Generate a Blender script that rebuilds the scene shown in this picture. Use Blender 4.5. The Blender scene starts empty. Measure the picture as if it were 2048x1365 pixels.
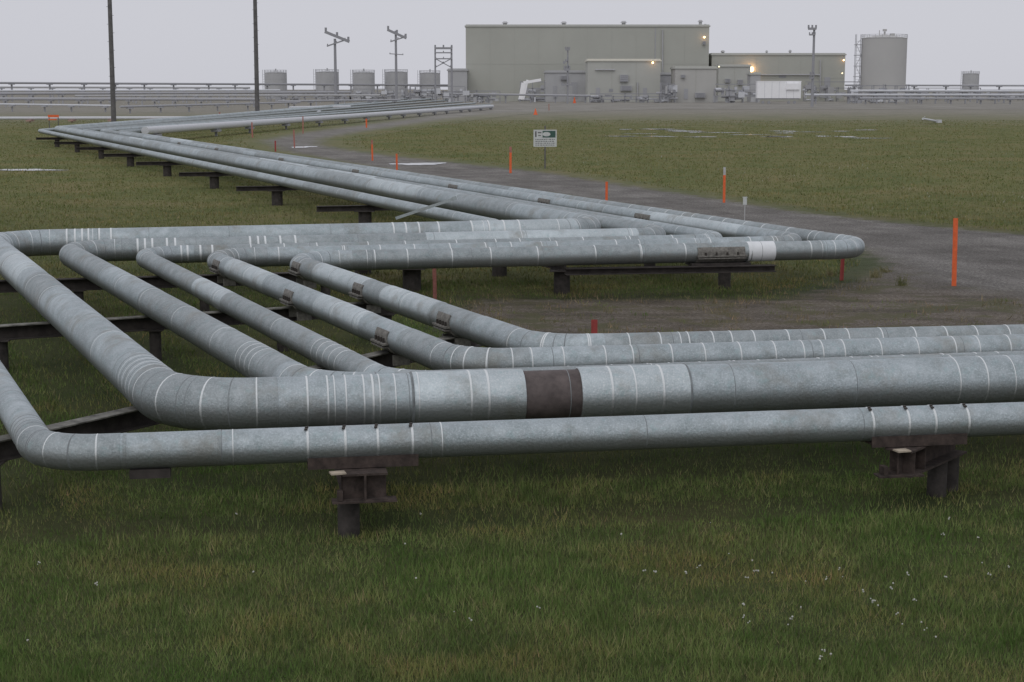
import bpy, math, random
import numpy as np
from mathutils import Vector, Matrix
random.seed(7); rng=np.random.default_rng(7)
S=bpy.context.scene
S.view_settings.view_transform='Standard'; S.view_settings.look='None'; S.view_settings.exposure=0
# ---------------------------------------------------------------- camera
F=3200.0; H=5.0; PITCH=math.atan(504.5/F); cp,sp=math.cos(PITCH),math.sin(PITCH)
cd=bpy.data.cameras.new("camera"); cam=bpy.data.objects.new("camera",cd); S.collection.objects.link(cam)
cd.sensor_width=36; cd.lens=36*F/2048; cd.clip_end=12000; cd.clip_start=.1
cam.location=(0,0,H); cam.rotation_euler=(math.pi/2-PITCH,0,0); S.camera=cam
# survey: sight line (u,v) of the photograph cut with the horizontal plane z / the plane at distance Y
def P(u,v,z=0.0):
    a=(u-1024)/F; b=(682.5-v)/F; t=(H-z)/(sp-b*cp)
    return Vector((a*t,(cp+b*sp)*t,z))
def Q(u,v,Y):
    a=(u-1024)/F; b=(682.5-v)/F; t=Y/(cp+b*sp)
    return (a*t, H+(-sp+b*cp)*t)
def proj(p):
    x,y,z=p[0],p[1],p[2]-H
    t=y*cp-z*sp; b=(y*sp+z*cp)/t
    return (1024+F*x/t, 682.5-F*b)
# ---------------------------------------------------------------- materials
def newmat(name):
    m=bpy.data.materials.new(name); m.use_nodes=True; nt=m.node_tree; b=nt.nodes['Principled BSDF']
    return m,nt,b
def N(nt,t,**k):
    n=nt.nodes.new(t)
    for a,v in k.items(): setattr(n,a,v)
    return n
def noise(nt,co,scale,detail=4,rough=.6,sc=None):
    n=N(nt,'ShaderNodeTexNoise'); n.inputs['Scale'].default_value=scale; n.inputs['Detail'].default_value=detail; n.inputs['Roughness'].default_value=rough
    if sc:
        mp=N(nt,'ShaderNodeMapping'); mp.inputs['Scale'].default_value=sc; nt.links.new(co,mp.inputs[0]); co=mp.outputs[0]
    nt.links.new(co,n.inputs['Vector']); return n.outputs['Fac']
def ramp(nt,fac,stops):
    r=N(nt,'ShaderNodeValToRGB'); e=r.color_ramp.elements
    while len(e)<len(stops): e.new(.5)
    for i,(p,c) in enumerate(stops): e[i].position=p; e[i].color=(*c,1) if len(c)==3 else c
    nt.links.new(fac,r.inputs[0]); return r.outputs[0]
def mixc(nt,fac,a,b,mode='MIX'):
    m=N(nt,'ShaderNodeMix',data_type='RGBA',blend_type=mode)
    for s,x in ((m.inputs[0],fac),(m.inputs[6],a),(m.inputs[7],b)):
        if hasattr(x,'links'): nt.links.new(x,s)
        else: s.default_value=x if not isinstance(x,tuple) else (*x[:3],1)
    return m.outputs[2]
def bump(nt,b,h,st,dist=.02):
    n=N(nt,'ShaderNodeBump'); n.inputs['Strength'].default_value=st; n.inputs['Distance'].default_value=dist
    nt.links.new(h,n.inputs['Height']); nt.links.new(n.outputs[0],b.inputs['Normal'])
def mat(name,col,rough=.7,metal=0,var=.25,scale=3,bst=.1,bsc=30,emit=None,es=0):
    m,nt,b=newmat(name); co=N(nt,'ShaderNodeTexCoord').outputs['Object']
    n=noise(nt,co,scale,5,.65)
    lo=tuple(c*(1-var) for c in col); hi=tuple(min(1,c*(1+var)) for c in col)
    nt.links.new(ramp(nt,n,[(.3,lo),(.7,hi)]),b.inputs['Base Color'])
    b.inputs['Roughness'].default_value=rough; b.inputs['Metallic'].default_value=metal
    if bst: bump(nt,b,noise(nt,co,bsc,3),bst)
    if emit: b.inputs['Emission Color'].default_value=(*emit,1); b.inputs['Emission Strength'].default_value=es
    return m
def jacket(name,col,metal=.4,rough=.5,stain=.6,band=False):
    m,nt,b=newmat(name); co=N(nt,'ShaderNodeTexCoord').outputs['Object']
    big=noise(nt,co,.6,4,.6); mid=noise(nt,co,4,8,.78); fine=noise(nt,co,48,3,.6)
    c=ramp(nt,big,[(.3,tuple(x*.78 for x in col)),(.7,tuple(x*1.16 for x in col))])
    st=ramp(nt,mid,[(.40,(0,0,0)),(.64,(1,1,1))])
    mm=N(nt,'ShaderNodeMath',operation='MULTIPLY'); nt.links.new(st,mm.inputs[0]); mm.inputs[1].default_value=stain
    c=mixc(nt,mm.outputs[0],c,(col[0]*.55,col[1]*.59,col[2]*.58))
    sp_=ramp(nt,fine,[(.48,(0,0,0)),(.70,(1,1,1))])
    m2=N(nt,'ShaderNodeMath',operation='MULTIPLY'); nt.links.new(sp_,m2.inputs[0]); m2.inputs[1].default_value=.45
    c=mixc(nt,m2.outputs[0],c,tuple(min(.85,x*1.55) for x in col))
    w=noise(nt,co,1.3,5,.65); wr=ramp(nt,w,[(.54,(0,0,0)),(.70,(.6,.6,.6))]); c=mixc(nt,wr,c,(.26,.25,.215))
    cy=ramp(nt,noise(nt,co,7,4,.7),[(.55,(0,0,0)),(.70,(.5,.5,.5))]); c=mixc(nt,cy,c,(.34,.46,.47))
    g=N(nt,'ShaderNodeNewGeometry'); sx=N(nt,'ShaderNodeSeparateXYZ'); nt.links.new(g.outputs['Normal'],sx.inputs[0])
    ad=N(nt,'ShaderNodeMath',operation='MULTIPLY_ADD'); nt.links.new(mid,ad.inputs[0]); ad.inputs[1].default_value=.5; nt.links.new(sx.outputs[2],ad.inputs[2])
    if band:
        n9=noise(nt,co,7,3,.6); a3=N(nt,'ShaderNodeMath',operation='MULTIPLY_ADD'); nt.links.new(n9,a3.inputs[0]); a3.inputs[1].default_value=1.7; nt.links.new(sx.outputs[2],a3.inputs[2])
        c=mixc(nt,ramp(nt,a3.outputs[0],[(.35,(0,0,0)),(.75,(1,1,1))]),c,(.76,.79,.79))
    c=mixc(nt,ramp(nt,ad.outputs[0],[(0,(.7,.7,.7)),(.45,(0,0,0))]),c,(.16,.165,.15))  # underside shade put into the colour, darker where normals turn down
    nt.links.new(c,b.inputs['Base Color']); b.inputs['Metallic'].default_value=metal
    nt.links.new(ramp(nt,mid,[(.3,(rough-.1,)*3),(.7,(rough+.2,)*3)]),b.inputs['Roughness'])
    bump(nt,b,noise(nt,co,30,5,.68),.65,.018)
    return m
M={}
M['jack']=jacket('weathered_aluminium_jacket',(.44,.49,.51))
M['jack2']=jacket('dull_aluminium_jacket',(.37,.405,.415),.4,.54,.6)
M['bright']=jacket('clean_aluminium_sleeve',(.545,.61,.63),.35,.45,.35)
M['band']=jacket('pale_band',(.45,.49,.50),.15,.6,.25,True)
M['seam']=mat('dark_seam',(.23,.25,.255),.65,.2,.3,8)
M['rustj']=mat('brown_sleeve',(.105,.085,.08),.75,.05,.35,6)
M['white']=mat('white_patch',(.75,.77,.78),.5,0,.08,5)
M['clamp']=mat('clamp_steel',(.20,.19,.17),.7,.2,.45,14,.2)
M['bolt']=mat('bolt_steel',(.06,.052,.045),.6,.4,.3,9)
M['steel']=mat('rusty_beam_steel',(.048,.041,.037),.9,.05,.5,5,.2,20)
M['steelr']=mat('brown_rust_steel',(.055,.040,.034),.9,.0,.6,9,.3,20)
M['flange']=mat('worn_flange',(.17,.165,.145),.8,.1,.7,5)
M['plate']=mat('wedge_wood',(.42,.36,.28),.8,0,.3,9)
M['post']=mat('pile_steel',(.052,.045,.041),.9,.0,.5,7,.2,20)
M['wood']=mat('pole_wood',(.135,.13,.13),.85,0,.3,2)
M['orange']=mat('orange_paint',(.80,.15,.045),.6,0,.15,9)
M['red']=mat('dark_red_paint',(.36,.06,.055),.6,0,.2,9)
M['pink']=mat('faded_red_paint',(.42,.17,.14),.7,0,.3,9)
M['grey']=mat('grey_tip',(.5,.5,.5),.7,0,.15,9)
M['green']=mat('green_sign',(.04,.10,.08),.5,0,.15,9)
M['board']=mat('weathered_sign_face',(.60,.62,.61),.6,0,.12,7)
M['black']=mat('black_ink',(.09,.09,.09),.6,0,.1,9)
def hz(name,c,h=.5,var=.07,**k):   # distant plant: misty haze blended into the base colour
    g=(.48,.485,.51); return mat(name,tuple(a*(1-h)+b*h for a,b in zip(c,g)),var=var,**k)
M['wall']=mat('sage_siding',(.445,.45,.405),.9,0,.05,.06,.05,2)
M['wall2']=mat('sage_siding_lower',(.47,.475,.44),.9,0,.06,.1,.05,2)
M['wall3']=mat('tan_siding',(.475,.47,.445),.9,0,.06,.1,.05,2)
M['trim']=mat('pale_trim',(.50,.505,.47),.9,0,.05,1,0)
M['trimb']=mat('pale_fascia',(.68,.66,.58),.8,0,.05,1,0)
M['seamw']=mat('siding_joint',(.43,.435,.395),.9,0,.05,1,0)
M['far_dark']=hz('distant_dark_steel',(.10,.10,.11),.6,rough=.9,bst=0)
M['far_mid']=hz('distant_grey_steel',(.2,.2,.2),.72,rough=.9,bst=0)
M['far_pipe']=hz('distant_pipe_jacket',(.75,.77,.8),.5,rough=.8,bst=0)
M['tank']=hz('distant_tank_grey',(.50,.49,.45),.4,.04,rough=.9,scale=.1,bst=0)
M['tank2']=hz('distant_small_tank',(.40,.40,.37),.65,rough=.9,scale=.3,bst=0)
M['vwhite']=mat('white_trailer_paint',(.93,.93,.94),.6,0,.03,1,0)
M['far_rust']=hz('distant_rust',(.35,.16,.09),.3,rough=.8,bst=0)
M['lamp']=mat('lamp_glow',(1,.7,.4),.5,0,0,1,0,1,(1,.55,.22),9)
M['lampw']=mat('lamp_glow_pale',(1,.9,.6),.5,0,0,1,0,1,(1,.85,.55),1.6)
M['cotton']=mat('cotton_tuft',(.5,.5,.45),.9,0,.1,9,0)
M['cottond']=mat('faded_cotton_tuft',(.36,.36,.28),.9,0,.1,9,0)
M['stem']=mat('plant_stem',(.14,.17,.06),.8,0,.2,9,0)
def groundcol(nt):
    g=N(nt,'ShaderNodeNewGeometry').outputs['Position']
    n1=noise(nt,g,.16,5,.6); n2=noise(nt,g,1.3,6,.7); n3=noise(nt,g,9,4,.7)
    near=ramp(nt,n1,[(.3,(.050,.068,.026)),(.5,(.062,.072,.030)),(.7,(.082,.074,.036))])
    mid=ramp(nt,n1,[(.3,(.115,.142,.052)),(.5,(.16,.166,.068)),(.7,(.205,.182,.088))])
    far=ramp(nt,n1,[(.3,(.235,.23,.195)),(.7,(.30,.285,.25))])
    sx=N(nt,'ShaderNodeSeparateXYZ'); nt.links.new(g,sx.inputs[0])
    def step(a,b):
        r=N(nt,'ShaderNodeMapRange',interpolation_type='SMOOTHSTEP'); r.inputs[1].default_value=a; r.inputs[2].default_value=b
        w=N(nt,'ShaderNodeMath',operation='MULTIPLY_ADD'); nt.links.new(n1,w.inputs[0]); w.inputs[1].default_value=(b-a)*.35; nt.links.new(sx.outputs[1],w.inputs[2])
        nt.links.new(w.outputs[0],r.inputs[0]); return r.outputs[0]
    c=mixc(nt,step(32,100),near,mid); c=mixc(nt,step(220,420),c,far)  # far ground turns pale grey with distance, haze put into the colour
    v=ramp(nt,n2,[(.3,(.74,.76,.74)),(.7,(1.2,1.15,1.15))]); c=mixc(nt,1.0,c,v,'MULTIPLY')
    v=ramp(nt,n3,[(.3,(.85,.85,.85)),(.7,(1.12,1.12,1.12))]); c=mixc(nt,1.0,c,v,'MULTIPLY')
    return c,n1,n2,n3,g
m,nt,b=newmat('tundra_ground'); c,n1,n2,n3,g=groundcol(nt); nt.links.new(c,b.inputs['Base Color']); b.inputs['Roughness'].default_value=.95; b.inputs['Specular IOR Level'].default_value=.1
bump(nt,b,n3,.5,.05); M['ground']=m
m,nt,b=newmat('gravel_road'); c,n1,n2,n3,g=groundcol(nt)
def math_(op,a,b_,c_=None):
    n=N(nt,'ShaderNodeMath',operation=op)
    for i,x in enumerate((a,b_,c_)):
        if x is None: continue
        if hasattr(x,'links'): nt.links.new(x,n.inputs[i])
        else: n.inputs[i].default_value=x
    return n.outputs[0]
at=N(nt,'ShaderNodeAttribute',attribute_name='edge').outputs['Fac']; so_=N(nt,'ShaderNodeAttribute',attribute_name='soil').outputs['Fac']
stones=noise(nt,g,11,9,.9)
gr=ramp(nt,stones,[(.36,(.065,.060,.054)),(.5,(.20,.19,.178)),(.64,(.46,.45,.425))])
rot=N(nt,'ShaderNodeMapping'); rot.inputs['Rotation'].default_value=(0,0,math.radians(-16)); nt.links.new(g,rot.inputs[0])
trk=ramp(nt,noise(nt,rot.outputs[0],.8,6,.7,(1,.13,1)),[(.35,(.74,.73,.72)),(.65,(1.1,1.1,1.1))])
gr=mixc(nt,1.0,gr,trk,'MULTIPLY')
gr=mixc(nt,1.0,gr,ramp(nt,noise(nt,g,.35,6,.7),[(.35,(.66,.64,.62)),(.62,(1.14,1.13,1.11))]),'MULTIPLY')
pad=ramp(nt,noise(nt,g,.12,7,.7,(1,.35,1)),[(.3,(.19,.18,.155)),(.5,(.25,.238,.21)),(.7,(.31,.295,.265))])
sx=N(nt,'ShaderNodeSeparateXYZ'); nt.links.new(g,sx.inputs[0])
mr=N(nt,'ShaderNodeMapRange'); mr.inputs[1].default_value=110; mr.inputs[2].default_value=330; nt.links.new(sx.outputs[1],mr.inputs[0]); gr=mixc(nt,mr.outputs[0],gr,pad)
soil=ramp(nt,stones,[(.36,(.055,.045,.034)),(.5,(.165,.143,.115)),(.65,(.38,.35,.30))])
soil=mixc(nt,1.0,soil,ramp(nt,noise(nt,g,.8,5,.65,(.6,1.4,1)),[(.35,(.55,.52,.48)),(.6,(1.15,1.12,1.1))]),'MULTIPLY')
patch=ramp(nt,math_('ADD',math_('MULTIPLY',n2,.6),math_('MULTIPLY',noise(nt,g,.5,4,.6),.5)),[(.54,(0,0,0)),(.62,(.9,.9,.9))])
soilc=mixc(nt,patch,soil,mixc(nt,.45,c,(.17,.15,.085)))
sf=N(nt,'ShaderNodeMapRange'); sf.inputs[1].default_value=.3; sf.inputs[2].default_value=.85; nt.links.new(math_('MULTIPLY_ADD',n2,.5,math_('MULTIPLY',so_,.6)),sf.inputs[0])
gr=mixc(nt,sf.outputs[0],gr,soilc)
a2=N(nt,'ShaderNodeMapRange'); a2.inputs[1].default_value=1.0; a2.inputs[2].default_value=1.6; nt.links.new(math_('MULTIPLY_ADD',n2,2.4,at),a2.inputs[0])
nt.links.new(mixc(nt,a2.outputs[0],c,gr),b.inputs['Base Color']); b.inputs['Roughness'].default_value=.85; b.inputs['Specular IOR Level'].default_value=.25; bump(nt,b,stones,.9,.07); M['road']=m
m,nt,b=newmat('still_water'); b.inputs['Base Color'].default_value=(.3,.32,.33,1); b.inputs['Roughness'].default_value=.12; M['water']=m
def bladem(name,cols,lo=(.74,.9,.7),hi=(1.3,1.05,1.05)):
    m,nt,b=newmat(name); g=N(nt,'ShaderNodeNewGeometry'); 
    r=ramp(nt,g.outputs['Random Per Island'],cols)
    n=noise(nt,g.outputs['Position'],.35,5,.65); v=ramp(nt,n,[(.32,lo),(.5,(1,1,1)),(.68,hi)])
    n=noise(nt,g.outputs['Position'],1.4,4,.6); v2=ramp(nt,n,[(.35,(.72,.76,.72)),(.62,(1.12,1.1,1.1))])
    nt.links.new(mixc(nt,1.0,mixc(nt,1.0,r,v,'MULTIPLY'),v2,'MULTIPLY'),b.inputs['Base Color']); b.inputs['Roughness'].default_value=.8; b.inputs['Specular IOR Level'].default_value=.1
    return m
M['blade']=bladem('sedge_blades',[(0,(.145,.212,.062)),(.5,(.175,.236,.076)),(.8,(.215,.24,.094)),(1,(.29,.25,.135))],(.68,.9,.66),(1.38,1.0,1.05))
M['blade2']=bladem('field_blades',[(0,(.15,.18,.06)),(.5,(.19,.20,.08)),(.8,(.23,.21,.098)),(1,(.29,.255,.145))])
M['dry']=bladem('dry_weed_blades',[(0,(.15,.15,.065)),(.4,(.23,.19,.11)),(1,(.38,.31,.2))])
# ---------------------------------------------------------------- mesh helpers
class MB:
    def __init__(s): s.v=[];s.f=[];s.m=[];s.sm=[]
    def add(s,vs,fs,mi=0,sm=False):
        o=len(s.v); s.v+= [Vector(x) for x in vs]; s.f+=[[o+i for i in f] for f in fs]; s.m+=[mi]*len(fs); s.sm+=[sm]*len(fs); return s
    def box(s,c,d,rz=0,mi=0):
        R=Matrix.Rotation(rz,3,'Z'); c=Vector(c)
        vs=[c+R@Vector((x*d[0]/2,y*d[1]/2,z*d[2]/2)) for z in(-1,1) for y in(-1,1) for x in(-1,1)]
        return s.add(vs,[(0,2,3,1),(4,5,7,6),(0,1,5,4),(2,6,7,3),(0,4,6,2),(1,3,7,5)],mi)
    def bar(s,p0,p1,w,h,mi=0):
        p0,p1=Vector(p0),Vector(p1); t=(p1-p0).normalized()
        up=Vector((0,0,1)) if abs(t.z)<.95 else Vector((0,1,0))
        a=t.cross(up).normalized()*w/2; b=a.cross(t).normalized()*h/2
        vs=[p+x*a+y*b for p in(p0,p1) for y in(-1,1) for x in(-1,1)]
        return s.add(vs,[(0,2,3,1),(4,5,7,6),(0,1,5,4),(2,6,7,3),(0,4,6,2),(1,3,7,5)],mi)
    def ibeam(s,p0,p1,w,h,t=.018,mi=0,top=None):
        p0,p1=Vector(p0),Vector(p1); u=Vector((0,0,1))
        s.bar(p0+u*(h/2-t/2),p1+u*(h/2-t/2),w,t,mi if top is None else top)
        s.bar(p0-u*(h/2-t/2),p1-u*(h/2-t/2),w,t,mi); s.bar(p0,p1,t,h-2*t,mi); return s
    def cyl(s,p0,p1,r0,r1=None,n=16,mi=0,caps=True):
        r1=r0 if r1 is None else r1; p0,p1=Vector(p0),Vector(p1); t=(p1-p0).normalized()
        up=Vector((0,0,1)) if abs(t.z)<.95 else Vector((0,1,0)); a=t.cross(up).normalized(); b=a.cross(t)
        vs=[];
        for p,r in((p0,r0),(p1,r1)):
            for i in range(n):
                q=2*math.pi*i/n; vs.append(p+(a*math.cos(q)+b*math.sin(q))*r)
        s.add(vs,[(i,(i+1)%n,n+(i+1)%n,n+i) for i in range(n)],mi,True)
        if caps: s.add(vs,[tuple(range(n-1,-1,-1)),tuple(range(n,2*n))],mi)
        return s
    def ball(s,c,r,n=8,mi=0,sz=1):
        vs=[];fs=[];c=Vector(c)
        for j in range(n+1):
            th=math.pi*j/n
            for i in range(n*2):
                ph=math.pi*i/n; vs.append(c+Vector((r*math.sin(th)*math.cos(ph),r*math.sin(th)*math.sin(ph),r*sz*math.cos(th))))
        k=n*2
        for j in range(n):
            for i in range(k): fs.append((j*k+i,(j+1)*k+i,(j+1)*k+(i+1)%k,j*k+(i+1)%k))
        return s.add(vs,fs,mi,True)
def obj(name,mb,mats,loc=(0,0,0),parent=None,label=None,cat=None,group=None,kind=None):
    loc=Vector(loc)
    if mb is None: o=bpy.data.objects.new(name,None); o.location=loc
    else:
        me=bpy.data.meshes.new(name); me.from_pydata([tuple(v-loc) for v in mb.v],[],mb.f)
        for x in mats: me.materials.append(M[x])
        me.polygons.foreach_set('material_index',mb.m); me.polygons.foreach_set('use_smooth',mb.sm); me.update()
        o=bpy.data.objects.new(name,me)
        o.location=loc if parent is None else (0,0,0)
    S.collection.objects.link(o)
    if parent is not None: o.parent=parent
    if label: o['label']=label
    if cat: o['category']=cat
    if group: o['group']=group
    if kind: o['kind']=kind
    return o
def part(name,mb,mats,par,label=None): return obj(name,mb,mats,par.location.copy(),par,label)
# ---------------------------------------------------------------- pipes
class Path:
    def __init__(s,pts,R):
        n=len(pts); out=[pts[0]]; arcs=[]
        for i in range(1,n-1):
            a,b,c=pts[i-1],pts[i],pts[i+1]; d0=(b-a).normalized(); d1=(c-b).normalized()
            ang=d0.angle(d1); T=R*math.tan(ang/2); T=min(T,(b-a).length*.45,(c-b).length*.45); RR=T/math.tan(ang/2)
            A=b-d0*T; nrm=(d1-d0*d1.dot(d0)).normalized(); C=A+nrm*RR
            k=max(4,int(math.degrees(ang)/5)); st=len(out)
            for j in range(k+1):
                q=ang*j/k; out.append(C-nrm*RR*math.cos(q)+d0*RR*math.sin(q))
            arcs.append((st,len(out)-1))
        out.append(pts[-1]); s.p=out
        s.s=[0]
        for i in range(1,len(out)): s.s.append(s.s[-1]+(out[i]-out[i-1]).length)
        s.arcs=[(s.s[a],s.s[b]) for a,b in arcs]; s.L=s.s[-1]
    def at(s,x):
        import bisect
        i=min(max(bisect.bisect_right(s.s,x)-1,0),len(s.p)-2)
        d=s.p[i+1]-s.p[i]; l=max(1e-6,s.s[i+1]-s.s[i]); return s.p[i]+d*((x-s.s[i])/l), d.normalized()
    def tan(s,x,e=.02):
        a,_=s.at(max(0,x-e)); b,_=s.at(min(s.L,x+e)); return (b-a).normalized()
    def s_u(s,u,s0,s1):
        best=None
        for i in range(601):
            x=s0+(s1-s0)*i/600; p,_=s.at(x)
            if p.y<3: continue
            e=abs(proj(p)[0]-u)
            if best is None or e<best[0]: best=(e,x)
        return best[1]
def pipe(path,r,iv,label,n=28,mats=('jack','band','seam','bright','rustj','white','jack2'),name='insulated_pipe',group='insulated pipelines of the expansion loop'):
    st=set()
    for x in path.s: st.add(round(x,4))
    x=0
    while x<path.L: st.add(round(x,4)); x+=4
    iv=[i for i in iv if i[0]>0 and i[1]<path.L]
    big=[i for i in iv if i[1]-i[0]>.2]; small=[i for i in iv if i[1]-i[0]<=.2]
    for a,b_,d,mi in iv: st|={a-.012,a,a+.003,a+.006,b_-.006,b_-.003,b_,b_+.012}
    st=sorted(st); out=[st[0]]
    for x in st[1:]:
        if x-out[-1]>.0008: out.append(x)
    def prop(x):
        d=0;mi=0
        for a,b_,dd,m_ in big:
            if a<x<b_: d,mi=dd,m_
        for a,b_,dd,m_ in small:
            if a<x<b_: d,mi=d+dd,m_
        return d,mi
    mb=MB(); vs=[]; fs=[]; mi=[]
    for k,x in enumerate(out):
        p,_=path.at(x); t=path.tan(x); a=t.cross(Vector((0,0,1))).normalized(); b_=a.cross(t)
        d=prop(x)[0]
        for i in range(n):
            q=2*math.pi*i/n; vs.append(p+(a*math.cos(q)+b_*math.sin(q))*(r+d))
    for k in range(len(out)-1):
        m_=prop((out[k]+out[k+1])/2)[1]
        for i in range(n): fs.append((k*n+i,(k+1)*n+i,(k+1)*n+(i+1)%n,k*n+(i+1)%n)); mi.append(m_)
    mb.v=vs; mb.f=[f[::-1] for f in fs]; mb.m=mi; mb.sm=[True]*len(fs)
    fs=[tuple(range(n)),tuple(range(len(vs)-1,len(vs)-n-1,-1))]; mb.f+=fs; mb.m+=[0,0]; mb.sm+=[False]*2
    o=obj(name,mb,mats,(path.p[-1].x,path.p[-1].y,0),None,label,'pipe',group)
    return o
def clamp(o,path,s,r,L=.55):
    p,_=path.at(s); t=path.tan(s,.2); a=t.cross(Vector((0,0,1))).normalized(); up=a.cross(t)
    mb=MB(); n=22; rr=r+.022; vs=[]
    q0,q1=math.radians(-215),math.radians(35)
    for e in(-L/2,L/2):
        for i in range(n+1):
            q=q0+(q1-q0)*i/n; vs.append(p+t*e+(a*math.cos(q)+up*math.sin(q))*rr)
        for i in range(n+1):
            q=q0+(q1-q0)*i/n; vs.append(p+t*e+(a*math.cos(q)+up*math.sin(q))*(r-.01))
    k=n+1
    fs=[(i,i+1,2*k+i+1,2*k+i) for i in range(n)]+[(i,k+i,k+i+1,i+1) for i in range(n)]+[(2*k+i,2*k+i+1,3*k+i+1,3*k+i) for i in range(n)]
    mb.add(vs,fs,0,False)
    for sg in(-1,1):
        c=p+a*sg*(r*.93+.05)-up*r*.28
        mb.bar(c-t*(L/2+.03),c+t*(L/2+.03),.11,.03,0)
        mb.bar(c-t*(L/2)-up*.05,c+t*(L/2)-up*.05,.10,.025,0)
        for j in range(4):
            cc=c+t*(L*(j-1.5)/4.4)+up*.015
            mb.cyl(cc-up*.07,cc+up*.075,.022,n=6,mi=1)
    for e in(-L/2,L/2):
        c=p+t*e
        mb.bar(c-up*(r+.10)-a*r*.6,c-up*(r+.10)+a*r*.6,.05,.16,0)
    part('pipe_clamp',mb,('clamp','bolt'),o)
zb=.85
spec=[
 dict(r=.20,A=(80,262.5),AB=(1010,456),BC=(-183,484),CD=(85,909),D=(2900,806),E=(850,195)),
 dict(r=.33,A=(115,259.2),AB=(1215,461),BC=(-23,488),CD=(350,815),D=(2900,731),E=(870,198)),
 dict(r=.27,A=(140,261.4),AB=(1345,476),BC=(126,503),CD=(630,790),D=(2900,716),E=(895,201)),
 dict(r=.21,A=(168,263),AB=(1460,484),BC=(276,511),CD=(785,776),D=(2900,700),E=(925,204)),
 dict(r=.23,A=(205,263.2),AB=(1620,489),BC=(415,517),CD=(925,731),D=(2900,674),E=(950,207)),
 dict(r=.235,A=(240,266),AB=(1750,498),BC=(575,524),CD=(1080,701),D=(2900,659),E=(980,210)),
]
labs=['slender silver insulated pipe on short steel supports','large grey insulated pipe with brown sleeve section','medium grey insulated pipe in the expansion loop',
 'narrow silver insulated pipe bending through the loop','silver insulated pipe with rusty bolted clamps','banded silver insulated pipe with bolted clamps']
paths=[]
for k,d in enumerate(spec):
    z=zb+d['r']
    pts=[P(*d[q],z) for q in('E','A','AB','BC','CD','D')]
    pa=Path(pts,[.75,1.25,1.0,.85,.9,.95][k]); paths.append(pa)
    iv=[]
    rr=random.Random(k)
    for (a,b_) in pa.arcs[1:]:
        m_=max(4,int((b_-a)/.26))
        for j in range(m_+1):
            x=a+(b_-a)*j/m_; iv.append((x-.008,x+.008,.0025,2 if j%2 else 1))
        if rr.random()<.8: iv.append((a-.3,b_+.25,.003,6))
    x=pa.arcs[1][0]-40
    while x<pa.L-1:
        iv.append((x,x+.010,.002,2)); 
        if rr.random()<.45: iv.append((x+.12,x+.135,.003,1))
        x+=rr.uniform(1.2,2.8)
    x=pa.arcs[0][1]+2
    while x<pa.arcs[1][0]-3:
        l=rr.uniform(4,10)
        if rr.random()<.45: iv.append((x,x+l,.004,rr.choice([6,3,6])))
        x+=l+rr.uniform(1,6)
    sB0,sB1=pa.arcs[1][1],pa.arcs[2][0]; sC0,sC1=pa.arcs[2][1],pa.arcs[3][0]; sD0=pa.arcs[3][1]
    d.update(B=(sB0,sB1),C=(sC0,sC1),D0=sD0)
    U=lambda u,seg: pa.s_u(u,*seg)
    if k==0:
        for u in(615,690,752,823,1735,1805,1858,1925): s=U(u,(sD0,pa.L)); iv.append((s-.014,s+.014,.005,1))
        for u in(250,440): s=U(u,(sD0-.3,pa.L)); iv.append((s-.02,s+.02,.003,6))
        for j in range(4): iv.append((sC1-.7+j*.16,sC1-.685+j*.16,.003,2))
    if k==1:
        for u in(612,655,668,690,725,745,755,787,935,970,1215,1262,1315,1900,1955,2010): s=U(u,(sD0,pa.L)); w=rr.uniform(.007,.015); iv.append((s-w,s+w,.004,1))
        a=U(822,(sD0,pa.L)); b_=U(1042,(sD0,pa.L)); c_=U(1157,(sD0,pa.L)); e=U(1368,(sD0,pa.L))
        iv.append((a,b_,.012,3)); iv.append((b_+.003,c_-.003,-.015,4)); iv.append((c_,e,.012,3))
        iv.append((a-.02,a+.01,.01,2)); iv.append((e-.01,e+.02,.01,2))
        for u in(135,150,165,178,200,222,785,810,835,875,940,975,1005,1035): s=U(u,(sB0,sB1)); iv.append((s-.022,s+.022,.005,1))
        a=U(1175,(sB0-.5,sB1)); b_=U(940,(sB0,sB1)); iv.append((min(a,b_)+.02,max(a,b_),.008,3))
        for j in range(8): iv.append((sC1-1.2+j*.13,sC1-1.186+j*.13,.003,1 if j%2 else 2))
        iv.append((sC0+4,sC0+7.5,.006,3)); iv.append((sC0+8.5,sC0+11,.004,6))
    if k==2:
        for u in(275,290,305,335,350,500,515,530,560,590): s=U(u,(sB0,sB1)); iv.append((s-.024,s+.024,.005,1))
        a=U(1270,(sB0-.5,sB1)); b_=U(850,(sB0,sB1)); iv.append((min(a,b_),max(a,b_),.008,3))
        for j in range(4): iv.append((sC1-2.2+j*.25,sC1-2.182+j*.25,.003,1))
        iv.append((sC0+5,sC0+9,.004,6))
    if k==3:
        for u in(350,375,400,425): s=U(u,(sB0,sB1)); iv.append((s-.024,s+.024,.005,1))
        for j in range(5): iv.append((sC1-2.5+j*.3,sC1-2.482+j*.3,.003,1))
        iv.append((sC0+6,sC0+8.5,.004,3))
    if k in(3,4,5):
        x=sB0+.6
        while x<sB1-.5: iv.append((x,x+.028,.004,1)); x+=rr.uniform(.6,1.7)
        x=sD0-.6
        while x<sD0+9.5: iv.append((x,x+.020,.004,1)); x+=rr.uniform(.26,.62)
    if k>=4:
        x=sC0+1.5; iv.append((x,x+3.2,.006,3)); iv.append((sC1-6,sC1-3.4,.006,3)); iv.append((sC1-1.5,sC1-.2,.006,6))
    if k==5:
        a=U(1545,(sB0,sB1)); b_=U(1492,(sB0,sB1)); iv.append((min(a,b_),max(a,b_),.01,5))
        x=pa.arcs[1][0]-12
        while x<pa.arcs[1][0]: iv.append((x,x+.03,.004,1)); x+=rr.uniform(.6,1.4)
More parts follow.
